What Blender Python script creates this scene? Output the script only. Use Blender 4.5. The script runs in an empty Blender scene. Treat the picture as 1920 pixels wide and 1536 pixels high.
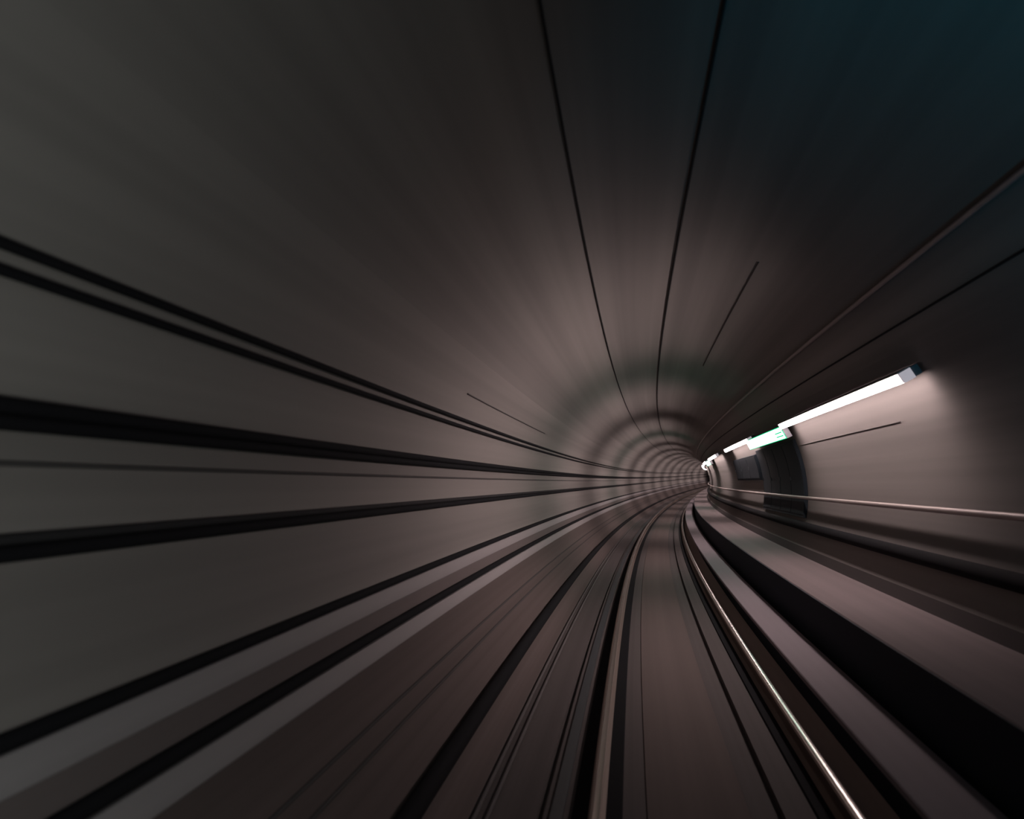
import bpy, bmesh, math
from mathutils import Vector, Matrix

# ------------------------------------------------------------------ camera, world, exposure
scene = bpy.context.scene
XC, CAM_H, ZC, RT = -0.5467, 1.9027, 1.7455, 2.45       # camera offset from track centre, height over rail, tunnel axis height, radius
YAW, PITCH, ROLL = -0.14497, 0.10022, 0.00054
F_PX = 1390.0

cam_data = bpy.data.cameras.new('camera')
cam_data.sensor_fit = 'HORIZONTAL'
cam_data.sensor_width = 36.0
cam_data.lens = F_PX / 1920.0 * 36.0
cam_data.clip_start = 0.05
cam_data.clip_end = 400
cam_data.dof.use_dof = True
cam_data.dof.focus_distance = 14.0
cam_data.dof.aperture_fstop = 1.4
cam = bpy.data.objects.new('camera', cam_data)
scene.collection.objects.link(cam)
fw = Vector((math.sin(YAW) * math.cos(PITCH), math.cos(YAW) * math.cos(PITCH), math.sin(PITCH)))
rt = Vector((math.cos(YAW), -math.sin(YAW), 0))
up = rt.cross(fw)
rt, up = math.cos(ROLL) * rt + math.sin(ROLL) * up, -math.sin(ROLL) * rt + math.cos(ROLL) * up
cam.matrix_world = Matrix((
    (rt.x, up.x, -fw.x, XC), (rt.y, up.y, -fw.y, 0.0), (rt.z, up.z, -fw.z, CAM_H), (0, 0, 0, 1)))
scene.camera = cam

world = bpy.data.worlds.new('world')
scene.world = world
world.use_nodes = True
bg = world.node_tree.nodes['Background']
bg.inputs[0].default_value = (0.01, 0.02, 0.03, 1)
bg.inputs[1].default_value = 0.0

scene.view_settings.view_transform = 'Standard'
scene.view_settings.look = 'None'
scene.view_settings.exposure = 0.0
scene.view_settings.gamma = 1.0
scene.view_settings.use_curve_mapping = False

LAMP_POWER = 26.0
LAMP_COL = (1.0, 0.80, 0.78)
LAMP_WATTS = 110.0
SIGN_COL = (0.55, 1.0, 0.82)


def light(name, kind, p, power, col, radius):
    d = bpy.data.lights.new(name, kind)
    d.energy = power
    d.color = col
    d.shadow_soft_size = radius
    o = bpy.data.objects.new(name, d)
    o.location = p
    scene.collection.objects.link(o)
    return o


# added fill spots, no real lamps: left wall, and blue-green for the upper right
left_fill = light('left_wall_fill', 'SPOT', (-0.80, -0.9, 1.55), 145.0, (0.93, 1.0, 0.95), 0.25)
left_fill.data.spot_size = math.radians(132)
left_fill.data.spot_blend = 0.9
left_fill.rotation_euler = Vector((-0.80, 0.60, 0.04)).to_track_quat('-Z', 'Y').to_euler()
corner_fill = light('teal_corner_fill', 'SPOT', (1.20, -0.6, 2.35), 190.0, (0.02, 0.66, 1.0), 0.15)
corner_fill.data.spot_size = math.radians(85)
corner_fill.data.spot_blend = 1.0
corner_fill.rotation_euler = Vector((0.72, 2.6, 1.35)).to_track_quat('-Z', 'Y').to_euler()

# ------------------------------------------------------------------ the curved alignment
S_KNOT = (0, 25, 50, 80, 130)
K_KNOT = (0.0025740, 0.0021326, 0.0012599, 0.0013642, 0.0013642)
KV = 0.00016133
S0, S1 = -8.0, 150.0


def kappa(s):
    if s <= 0:
        return K_KNOT[0]
    for i in range(4):
        if s <= S_KNOT[i + 1]:
            t = (s - S_KNOT[i]) / (S_KNOT[i + 1] - S_KNOT[i])
            return K_KNOT[i] + t * (K_KNOT[i + 1] - K_KNOT[i])
    return K_KNOT[-1]


DS = 0.05
TAB = {}
x = y = th = 0.0
TAB[0] = (0.0, 0.0, 0.0)
for i in range(1, int(S1 / DS) + 40):
    th += kappa((i - .5) * DS) * DS
    x += math.sin(th) * DS
    y += math.cos(th) * DS
    TAB[i] = (x, y, th)
x = y = th = 0.0
for i in range(-1, int(S0 / DS) - 40, -1):
    th -= kappa(0) * DS
    x -= math.sin(th) * DS
    y -= math.cos(th) * DS
    TAB[i] = (x, y, th)


def frame(s):
    f = s / DS
    i = math.floor(f)
    t = f - i
    a, b = TAB[i], TAB[i + 1]
    return tuple(a[k] + t * (b[k] - a[k]) for k in range(3)) + (KV * s * s / 2 if s > 0 else 0.0,)


def at(xx, zz, s):
    cx, cy, t, dz = frame(s)
    return Vector((cx + xx * math.cos(t), cy - xx * math.sin(t), zz + dz))


def pol(a, r=RT):
    a = math.radians(a)
    return (r * math.sin(a), ZC + r * math.cos(a))


def loc(a, t, n):
    """t metres along the lining (clockwise), n metres inward from it, at lining angle a"""
    px, pz = pol(a, RT - n)
    ar = math.radians(a)
    return (px + t * math.cos(ar), pz - t * math.sin(ar))


# ------------------------------------------------------------------ helpers
def link(o):
    scene.collection.objects.link(o)
    return o


def stations(s0, s1, step=0.5):
    n = max(1, int(math.ceil((s1 - s0) / step)))
    return [s0 + (s1 - s0) * i / n for i in range(n + 1)]


def sweep(name, prof, s0, s1, mat, parent=None, closed=True, step=0.5, origin=None, sharp=35, smooth=True):
    """extrude one cross-section (x across the track, z above the rails) along the bend"""
    bm = bmesh.new()
    uv = bm.loops.layers.uv.new('UVMap')
    ss = stations(s0, s1, step)
    n = len(prof)
    us = [0.0]
    for i in range(n):
        p, q = prof[i], prof[(i + 1) % n]
        us.append(us[-1] + math.hypot(q[0] - p[0], q[1] - p[1]))
    rings = [[bm.verts.new(at(px, pz, s)) for px, pz in prof] for s in ss]
    m = n if closed else n - 1
    for k in range(len(ss) - 1):
        for i in range(m):
            j = (i + 1) % n
            f = bm.faces.new((rings[k][i], rings[k][j], rings[k + 1][j], rings[k + 1][i]))
            for lp, (u, v) in zip(f.loops, ((us[i], ss[k]), (us[i + 1], ss[k]), (us[i + 1], ss[k + 1]), (us[i], ss[k + 1]))):
                lp[uv].uv = (u, v)
            f.smooth = smooth
    if closed:
        bm.faces.new(list(reversed(rings[0])))
        bm.faces.new(rings[-1])
        bmesh.ops.recalc_face_normals(bm, faces=bm.faces[:])
    me = bpy.data.meshes.new(name)
    bm.to_mesh(me)
    bm.free()
    if origin is not None:
        me.transform(Matrix.Translation(-origin))
    if smooth:
        me.set_sharp_from_angle(angle=math.radians(sharp))
    me.materials.append(mat)
    o = link(bpy.data.objects.new(name, me))
    if parent is not None:
        o.parent = parent
    elif origin is not None:
        o.location = origin
    return o


def circle(cx, cz, r, n=12):
    return [(cx + r * math.cos(2 * math.pi * k / n), cz + r * math.sin(2 * math.pi * k / n)) for k in range(n)]


def rect(a, t0, t1, n0, n1, bev=0.0):
    """a box section standing on the lining"""
    if bev <= 0:
        pts = [(t0, n0), (t1, n0), (t1, n1), (t0, n1)]
    else:
        b = bev
        pts = [(t0, n0), (t1, n0), (t1, n1 - b), (t1 - b * .3, n1 - b * .3), (t1 - b, n1), (t0 + b, n1), (t0 + b * .3, n1 - b * .3), (t0, n1 - b)]
    return [loc(a, t, nn) for t, nn in pts]


def tag(o, label, cat, group=None):
    o['label'] = label
    o['category'] = cat
    if group:
        o['group'] = group
    return o


def struct(o):
    o['kind'] = 'structure'
    return o


def empty(name, p, label, cat, group=None):
    o = link(bpy.data.objects.new(name, None))
    o.location = p
    o.empty_display_size = 0.2
    return tag(o, label, cat, group)


# ------------------------------------------------------------------ materials
def mat(name, col, rough=0.8, metal=0.0, streak=0.0, fleck=0.0, uscale=9.0, spec=0.5, tint=None):
    """streak: weathering drawn out along the tunnel in the surface's own UVs"""
    m = bpy.data.materials.new(name)
    m.use_nodes = True
    nt = m.node_tree
    b = nt.nodes['Principled BSDF']
    b.inputs['Base Color'].default_value = (*col, 1)
    b.inputs['Roughness'].default_value = rough
    b.inputs['Metallic'].default_value = metal
    b.inputs['Specular IOR Level'].default_value = spec
    if streak or fleck:
        uvn = nt.nodes.new('ShaderNodeUVMap')
        uvn.uv_map = 'UVMap'
        mp = nt.nodes.new('ShaderNodeMapping')
        mp.inputs['Scale'].default_value = (uscale, 0.012, 1)
        nt.links.new(uvn.outputs[0], mp.inputs[0])
        nz = nt.nodes.new('ShaderNodeTexNoise')
        nz.inputs['Scale'].default_value = 1.0
        nz.inputs['Detail'].default_value = 4.0
        nz.inputs['Roughness'].default_value = 0.6
        nt.links.new(mp.outputs[0], nz.inputs['Vector'])
        ramp = nt.nodes.new('ShaderNodeValToRGB')
        t = tint or (1, 1, 1)
        ramp.color_ramp.elements[0].position = 0.32
        ramp.color_ramp.elements[1].position = 0.68
        ramp.color_ramp.elements[0].color = (*[c * (1 - streak) * k for c, k in zip(col, t)], 1)
        ramp.color_ramp.elements[1].color = (*[min(1, c * (1 + streak)) for c in col], 1)
        nt.links.new(nz.outputs['Fac'], ramp.inputs[0])
        last = ramp.outputs[0]
        if fleck:
            n2 = nt.nodes.new('ShaderNodeTexNoise')
            n2.inputs['Scale'].default_value = 30.0
            n2.inputs['Detail'].default_value = 3.0
            nt.links.new(uvn.outputs[0], n2.inputs['Vector'])
            mr = nt.nodes.new('ShaderNodeMapRange')
            mr.inputs[3].default_value = 1 - fleck
            mr.inputs[4].default_value = 1 + fleck
            nt.links.new(n2.outputs['Fac'], mr.inputs[0])
            mx = nt.nodes.new('ShaderNodeMix')
            mx.data_type = 'RGBA'
            mx.blend_type = 'MULTIPLY'
            mx.inputs[0].default_value = 1.0
            nt.links.new(last, mx.inputs[6])
            nt.links.new(mr.outputs[0], mx.inputs[7])
            last = mx.outputs[2]
        nt.links.new(last, b.inputs['Base Color'])
    return m


def glow(name, col, power):
    m = bpy.data.materials.new(name)
    m.use_nodes = True
    b = m.node_tree.nodes['Principled BSDF']
    b.inputs['Base Color'].default_value = (*col, 1)
    b.inputs['Roughness'].default_value = 0.4
    b.inputs['Emission Color'].default_value = (*col, 1)
    b.inputs['Emission Strength'].default_value = power
    return m


M = dict(
    lining=mat('lining_concrete', (0.215, 0.197, 0.187), 0.9, streak=0.30, uscale=1.3, spec=0.25),
    slab=mat('track_slab_concrete', (0.088, 0.075, 0.074), 0.85, streak=0.16, uscale=7, spec=0.25),
    rusty=mat('rusty_slab_strip', (0.125, 0.100, 0.094), 0.9, streak=0.12, uscale=5, spec=0.2),
    bright_strip=mat('lightened_slab_strip', (0.55, 0.45, 0.41), 0.85, streak=0.1, uscale=6, spec=0.2),
    stained=mat('stained_lining', (0.135, 0.112, 0.110), 0.9, streak=0.12, uscale=5, spec=0.2),
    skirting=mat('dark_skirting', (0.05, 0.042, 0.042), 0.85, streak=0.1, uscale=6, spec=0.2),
    dirty=mat('dusty_lower_lining', (0.10, 0.078, 0.074), 0.9, streak=0.18, uscale=6, spec=0.2),
    walk=mat('walkway_concrete', (0.195, 0.158, 0.16), 0.85, streak=0.10, uscale=4, spec=0.25),
    walk_side=mat('walkway_side_shade', (0.012, 0.018, 0.028), 0.8, spec=0.2),  # near-black colour carries the shade of the void and left-facing sides
    kerb=mat('pale_board', (0.235, 0.20, 0.22), 0.8, streak=0.06, uscale=5, spec=0.25),
    trunking=mat('trunking_grey', (0.25, 0.23, 0.235), 0.8, streak=0.06, uscale=6),
    cable=mat('black_cable_jacket', (0.010, 0.010, 0.012), 0.9, spec=0.08),
    cable_grey=mat('grey_cable_jacket', (0.03, 0.029, 0.031), 0.9, spec=0.1),
    wire=mat('dark_wire', (0.075, 0.07, 0.07), 0.9, spec=0.1),
    wire_pale=mat('grey_wire', (0.12, 0.11, 0.11), 0.9, spec=0.1),
    steel=mat('rail_steel', (0.16, 0.115, 0.095), 0.55, metal=0.6, streak=0.1, uscale=20),
    polish=mat('polished_rail_head', (0.62, 0.56, 0.52), 0.22, metal=1.0),
    handrail=mat('handrail_steel', (0.36, 0.305, 0.29), 0.5, metal=0.4),
    housing=mat('lamp_housing_grey', (0.16, 0.16, 0.18), 0.5, metal=0.3),
    endcap=glow('lamp_end_plastic', (0.75, 0.68, 0.74), 0.45),
    panel=mat('panel_shade_dark', (0.020, 0.028, 0.036), 0.7, spec=0.15),
    dark_metal=mat('dark_grey_metal', (0.035, 0.04, 0.045), 0.55),
    lamp=glow('lamp_diffuser_light', LAMP_COL, LAMP_POWER),
    sign=glow('sign_face_light', SIGN_COL, 7.0),
    sign_green=glow('sign_green_light', (0.0, 0.62, 0.22), 0.9),
)

# ------------------------------------------------------------------ the setting: lining and track bed
def arc(a0, a1, r, step=2.0):
    n = int(abs(a1 - a0) / step) + 1
    return [pol(a0 + (a1 - a0) * i / n, r) for i in range(n + 1)]


def shell(name, a0, a1):
    return struct(sweep(name, arc(a0, a1, RT) + arc(a1, a0, RT + 0.28), S0, S1, M['lining'], sharp=50))


shell('wall_left', -141.2, -55)
shell('ceiling', -55, 55)
shell('wall_right', 55, 141.2)

ZF = -0.16
# the slab with its narrow slots and the gutter beside the kerb
floor_prof = [(-1.56, ZF), (-1.125, ZF), (-1.12, ZF - .05), (-1.09, ZF - .05), (-1.085, ZF),
              (0.345, ZF), (0.35, ZF - .05), (0.40, ZF - .05), (0.405, ZF),
              (1.56, ZF), (1.56, ZF - .4), (-1.56, ZF - .4)]
struct(sweep('floor', floor_prof, S0, S1, M['slab'], sharp=20))
struct(sweep('trim_1', [(-0.45, ZF - .01), (-0.44, ZF + .012), (0.19, ZF + .012), (0.20, ZF - .01)], S0, S1, M['rusty'], sharp=20))

struct(sweep('trim_2', arc(-114.9, -141.0, RT - .006) + arc(-141.0, -114.9, RT + .02), S0, S1, M['dirty'], sharp=50))

struct(sweep('trim_3', [(0.855, ZF - .02), (0.86, ZF + .016), (1.09, ZF + .016), (1.095, ZF - .02)], S0, S1, M['bright_strip'], sharp=20))  # strip colour raised to stand in for light the board blocks
struct(sweep('trim_4', arc(-107.7, -110.4, RT - .004) + arc(-110.4, -107.7, RT + .02), S0, S1, M['stained'], sharp=50))

# ------------------------------------------------------------------ rails
def rail(x0, label):
    base = at(x0, ZF, 0)
    r = empty('running_rail', base, label, 'rail', 'rails of the track')
    w, h = 0.036, -0.04
    body = [(-.075, ZF), (.075, ZF), (.075, ZF + .012), (.012, ZF + .03), (.010, h), (w, h + .01), (w, -.012), (w - .012, -.002),
            (-w + .012, -.002), (-w, -.012), (-w, h + .01), (-.010, h), (-.012, ZF + .03), (-.075, ZF + .012)]
    sweep('rail_body', [(x0 + px, pz) for px, pz in body], S0, S1, M['steel'], r, origin=base, sharp=30)
    sh = 0.006
    strip = [(-.02, -.004), (.024, -.004), (.026, .000), (.014, .0025), (-.010, .0025), (-.018, .000)]
    sweep('running_surface', [(x0 + sh + px, pz) for px, pz in strip], S0, S1, M['polish'], r, origin=base, sharp=60)['label'] = 'polished bright rail top'
    for k in ((-1, 1) if x0 < 0 else (-1,)):  # black strips stand in for the shadow beside the rail foot
        sweep('rail_shade_strip', [(x0 + k * .10 + px, ZF + pz) for px, pz in ((-.06, -.005), (.06, -.005), (.05, .018), (-.05, .018))],
              S0, S1, M['cable'], r, origin=base)
    return r


rail(-0.7525, 'left running rail, its polished top a thin line, further from the walkway')
rail(0.7525, 'right running rail with the brighter polished top, beside the pale kerb')

# ------------------------------------------------------------------ walkway side
base = at(1.1, ZF, 0)
kerb = empty('cover_board', base, 'long pale flat board on a dark base between the right rail and the walkway', 'cover board')
sweep('board', [(.908, .228), (.908, .263), (.916, .27), (1.29, .27), (1.29, .228)], S0, S1, M['kerb'], kerb, origin=base, sharp=30)
sweep('base', [(1.102, ZF), (1.102, .227), (1.28, .227), (1.28, ZF)], S0, S1, M['walk_side'], kerb, origin=base, sharp=30)['label'] = 'dark base under the board'


base = at(1.8, .64, 0)
wk = empty('walkway', base, 'raised concrete walkway running along the right wall under the handrail', 'walkway')
sweep('deck', [(1.377, .615), (1.377, .697), (1.386, .705), (2.24, .705), (2.24, .615)], S0, S1, M['walk'], wk, origin=base, sharp=30)
sweep('edge_strip', [(1.359, .600), (1.359, .699), (1.376, .699), (1.376, .600)], S0, S1, M['walk_side'], wk, origin=base)['label'] = 'dark edge strip'
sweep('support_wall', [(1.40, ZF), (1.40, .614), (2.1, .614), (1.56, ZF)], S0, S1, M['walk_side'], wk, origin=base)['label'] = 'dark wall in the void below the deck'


def along(name, x0, z0, r, m, label, cat='cable', s0=S0, s1=S1, group=None, n=12):
    base = at(x0, z0, max(s0, 0.0))
    o = sweep(name, circle(x0, z0, r, n), s0, s1, m, origin=base, sharp=80)
    return tag(o, label, cat, group)


def wall_line(name, a, r, m, label, cat='cable', s0=S0, s1=S1, group=None, gap=0.0):
    px, pz = pol(a, RT - r - gap)
    return along(name, px, pz, r, m, label, cat, s0, s1, group)


# handrail on brackets
hx, hz = 2.328, 1.657
base = at(hx, hz, 0)
hr = empty('handrail', base, 'round steel handrail along the right wall above the walkway', 'handrail')
sweep('rail_tube', circle(hx, hz, .029), S0, S1, M['handrail'], hr, origin=base, sharp=80)
wx, wz = pol(94.5)
for k in range(12):
    s = 5.15 + 5.15 * k
    sweep('bracket', [(hx, hz - .006), (wx + .01, hz - .006), (wx + .01, hz + .006), (hx, hz + .006)],
          s, s + .012, M['handrail'], hr, origin=base, smooth=False)

wall_line('fire_main_pipe', 103.9, .075, M['cable'], 'thick black pipe low on the right wall between handrail and walkway', 'pipe')
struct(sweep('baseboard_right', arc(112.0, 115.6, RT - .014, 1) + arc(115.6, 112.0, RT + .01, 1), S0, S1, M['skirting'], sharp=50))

# ------------------------------------------------------------------ left wall services
g = 'cables on the left wall'
wall_line('power_cable', -69.85, .018, M['cable'], 'upper of the two close black cables high on the left wall', 'cable', group=g)
wall_line('power_cable', -71.55, .018, M['cable'], 'lower of the two close black cables high on the left wall', 'cable', group=g)
wall_line('heavy_cable', -80.65, .026, M['cable'], 'upper of the two touching thick black cables on the left wall above the thin wire', 'cable', group=g)
wall_line('heavy_cable', -81.86, .026, M['cable'], 'lower of the two touching thick black cables on the left wall above the thin wire', 'cable', group=g)
wall_line('thin_wire', -84.85, .009, M['wire'], 'single thin dark wire at mid height on the left wall', 'wire')
wall_line('heavy_cable', -90.35, .018, M['cable_grey'], 'slim dark grey cable lying on the black pipe at mid height on the left wall', 'cable', group=g)
wall_line('water_pipe', -91.4, .027, M['cable'], 'black pipe at mid height on the left wall, below the thin wire', 'pipe')


def trunk(a0, a1, label):
    am = (a0 + a1) / 2
    half = math.radians(abs(a1 - a0) / 2) * RT
    base = at(*loc(am, 0, 0), 0)
    o = sweep('cable_trunking', rect(am, -half, half, -.01, .05, .012), S0, S1, M['trunking'], origin=base, sharp=30)
    return tag(o, label, 'cable trunking', 'pale trunkings low on the left wall')


trunk(-107.8, -105.0, 'upper pale grey flat trunking low on the left wall')
wall_line('heavy_cable', -104.28, .029, M['cable'], 'black cable along the top of the upper pale trunking on the left wall', 'cable', group=g)
trunk(-114.7, -112.0, 'lower pale grey flat trunking on the left wall, nearer the floor')
wall_line('heavy_cable', -111.1, .032, M['cable'], 'black cable along the top of the lower pale trunking on the left wall', 'cable', group=g)
wall_line('thin_wire', -121.8, .011, M['wire'], 'upper of two thin dark wires low on the left wall above the gutter cable', 'wire')
wall_line('thin_wire', -124.8, .011, M['wire'], 'lower of two thin dark wires low on the left wall above the gutter cable', 'wire')
wall_line('heavy_cable', -133.5, .062, M['cable'], 'thickest black cable at the foot of the left wall beside the track slab', 'cable', group=g)
for xx, l in ((-1.50, 'left'), (-1.42, 'right')):
    along('floor_wire', xx, ZF + .014, .014, M['wire_pale'], 'pale thin wire on the slab by the left wall foot, %s one of the two' % l, 'wire', group='pale wires on the slab')
tag(sweep('dust_strip', [(xx, zz) for xx, zz in ((-1.04, ZF), (-1.04, ZF + .02), (-1.0, ZF + .022), (-.96, ZF + .02), (-.96, ZF))], S0, S1, M['dark_metal'],
          origin=at(-1.0, ZF, 0)), 'low dark cable cover on the slab left of the left rail', 'cable cover')

# ------------------------------------------------------------------ ceiling cables
g = 'thin cables on the ceiling'
wall_line('ceiling_cable', -21.2, .008, M['cable_grey'], 'thin black cable along the ceiling, left of the crown', 'cable', group=g)
wall_line('ceiling_cable', -1.0, .010, M['cable_grey'], 'thin black cable along the crown of the ceiling', 'cable', group=g)
wall_line('ceiling_cable', 18.0, .006, M['wire'], 'thin black cable just right of the crown of the ceiling', 'cable', s0=7.4, s1=14, group=g)
wall_line('radio_cable', 40.9, .020, M['handrail'], 'pale radio cable along the right of the ceiling, above the lamps', 'cable', gap=.02)
wall_line('ceiling_cable', 49.9, .009, M['cable_grey'], 'thin black cable on the right of the ceiling between radio cable and lamps', 'cable', group=g)
wall_line('thin_wire', 70.6, .006, M['wire_pale'], 'short thin dark wire on the right wall below the nearest strip lamp', 'wire', s0=8.4, s1=13.6)
wall_line('thin_wire', -63.5, .007, M['wire'], 'short thin dark wire high on the left wall above the cable pair', 'wire', s0=7.5, s1=13.8)

# ------------------------------------------------------------------ lamps and signs
LA = 60.0
NEAR = ['nearest and longest strip lamp on the right wall, before the first green sign',
        'second strip lamp on the right wall, just beyond the first green sign',
        'third strip lamp on the right wall, a short bright spot',
        'fourth strip lamp on the right wall, beside the far green sign']


def lamp(k, s0, s1):
    label = NEAR[k] if k < 4 else 'strip lamp further round the bend, hidden behind the right wall'
    base = at(*loc(LA, 0, 0), (s0 + s1) / 2)
    o = empty('strip_lamp', base, label, 'lamp', 'strip lamps on the right wall')
    sweep('housing', [loc(LA, t, n) for t, n in ((-.045, .035), (.05, .035), (.05, .115), (-.045, .115))],
          s0 + .0, s1 - .0, M['housing'], o, origin=base, sharp=20)
    sweep('hood', [loc(LA, t, n) for t, n in ((-.058, .10), (-.047, .10), (-.047, .235), (-.058, .235))], s0, s1, M['housing'], o, origin=base, sharp=20)
    sweep('diffuser', [loc(LA, t, n) for t, n in ((-.046, .116), (.053, .116), (.053, .197), (.045, .210), (.025, .216), (-.020, .216), (-.040, .211), (-.046, .202))],
          s0 + .03, s1 - .03, M['lamp'], o, origin=base, sharp=30)['label'] = 'glowing white diffuser'
    for e0 in (s0 - .02, s1 - .028):
        sweep('end_cap', [loc(LA, t, n) for t, n in ((-.047, .112), (.055, .112), (.055, .205), (.045, .22), (-.047, .222))],
              e0, e0 + .048, M['endcap'], o, origin=base, smooth=False)
    # the lamp's own light: a strip as long as the diffuser, thrown across the tunnel by its reflector
    for q in range(4):
        a0 = s0 + (q + .5) * (s1 - s0) / 4
        p = at(*loc(LA, 0, .222), a0)
        th_ = frame(a0)[2]
        d = bpy.data.lights.new('strip_lamp_light', 'AREA')
        d.shape = 'RECTANGLE'
        d.size, d.size_y = (s1 - s0) / 4, .09
        d.energy = LAMP_WATTS / 4
        d.color = LAMP_COL
        d.spread = math.radians(135)
        l = link(bpy.data.objects.new('strip_lamp_light', d))
        fwd = Vector((math.sin(th_), math.cos(th_), 0))
        lat = Vector((math.cos(th_), -math.sin(th_), 0))
        nrm = (-lat * math.cos(math.radians(8)) - Vector((0, 0, 1)) * math.sin(math.radians(8)))
        l.matrix_world = Matrix((
            (fwd.x, (-nrm).cross(fwd).x, -nrm.x, p.x), (fwd.y, (-nrm).cross(fwd).y, -nrm.y, p.y),
            (fwd.z, (-nrm).cross(fwd).z, -nrm.z, p.z), (0, 0, 0, 1)))
    for q in (.15, .5, .85):
        sq = s0 + q * (s1 - s0)
        sweep('wall_bracket', rect(LA, -.035, .035, -.01, .036), sq, sq + .12, M['housing'], o, origin=base, smooth=False)


for k in range(13):
    c = 10.2 + 10.25 * k
    lamp(k, c - 3.03, c + 3.03)


def sign(s0, s1, label):
    base = at(*loc(63, 0, 0), (s0 + s1) / 2)
    o = empty('exit_sign', base, label, 'sign', 'green lit exit signs on the right wall')
    am = 62.9
    h = .118
    sweep('case', rect(am, -h, h, .10, .195, .01), s0, s1, M['housing'], o, origin=base, sharp=20)
    sweep('frame', rect(am, -h + .002, h - .002, .196, .206, .004), s0 + .01, s1 - .01, M['sign_green'], o, origin=base, sharp=20)['label'] = 'green lit border'
    sweep('lit_face', rect(am, -h + .018, h - .018, .2065, .2115, .002), s0 + .05, s1 - .05, M['sign'], o, origin=base, sharp=20)['label'] = 'white lit face'
    for t in (-.02, .045):
        sweep('arrow', [loc(am, t - .012, .212), loc(am, t + .012, .212), loc(am, t + .012, .2145), loc(am, t - .012, .2145)], s0 + .06, s0 + .75, M['sign_green'], o, origin=base, smooth=False)['label'] = 'green mark on the face'
    for q in (.2, .8):
        sq = s0 + q * (s1 - s0)
        sweep('wall_bracket', rect(am, -.03, .03, -.01, .10), sq, sq + .1, M['housing'], o, origin=base, smooth=False)


sign(13.27, 17.95, 'nearest green exit sign, between the two nearest strip lamps')
sign(33.8, 38.2, 'far small green exit sign, beyond the third strip lamp')


# ------------------------------------------------------------------ dark panels added in place of the unlit wall between lamps
def panel(a0, a1, s0, s1, depth, label, sections):
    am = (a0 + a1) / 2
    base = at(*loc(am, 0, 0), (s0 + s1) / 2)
    o = empty('shade_panel', base, label, 'panel')
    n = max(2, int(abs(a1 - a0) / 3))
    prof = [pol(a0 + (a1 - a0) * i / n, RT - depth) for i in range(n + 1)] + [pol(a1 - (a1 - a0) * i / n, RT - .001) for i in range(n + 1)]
    sweep('body', prof, s0, s1, M['panel'], o, origin=base, sharp=40)
    w = (s1 - s0) / sections
    for k in range(sections):
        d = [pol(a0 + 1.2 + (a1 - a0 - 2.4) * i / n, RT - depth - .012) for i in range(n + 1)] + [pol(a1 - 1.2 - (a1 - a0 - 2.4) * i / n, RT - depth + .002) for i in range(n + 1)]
        dr = sweep('shade_panel_section', d, s0 + k * w + .02, s0 + (k + 1) * w - .02, M['panel'], o, origin=base, sharp=40)
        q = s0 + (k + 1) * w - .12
        sweep('shade_panel_bar', [pol(am - .9, RT - depth - .012), pol(am - .9, RT - depth - .03), pol(am + .9, RT - depth - .03), pol(am + .9, RT - depth - .012)],
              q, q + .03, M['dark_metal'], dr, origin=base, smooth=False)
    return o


panel(67.6, 100.5, 13.7, 18.45, .05, 'tall added dark panel standing in for the unlit right wall under the nearest green sign', 4)
panel(69.5, 84.5, 18.6, 23.9, .10, 'low added dark panel standing in for the unlit right wall under the second strip lamp', 3)
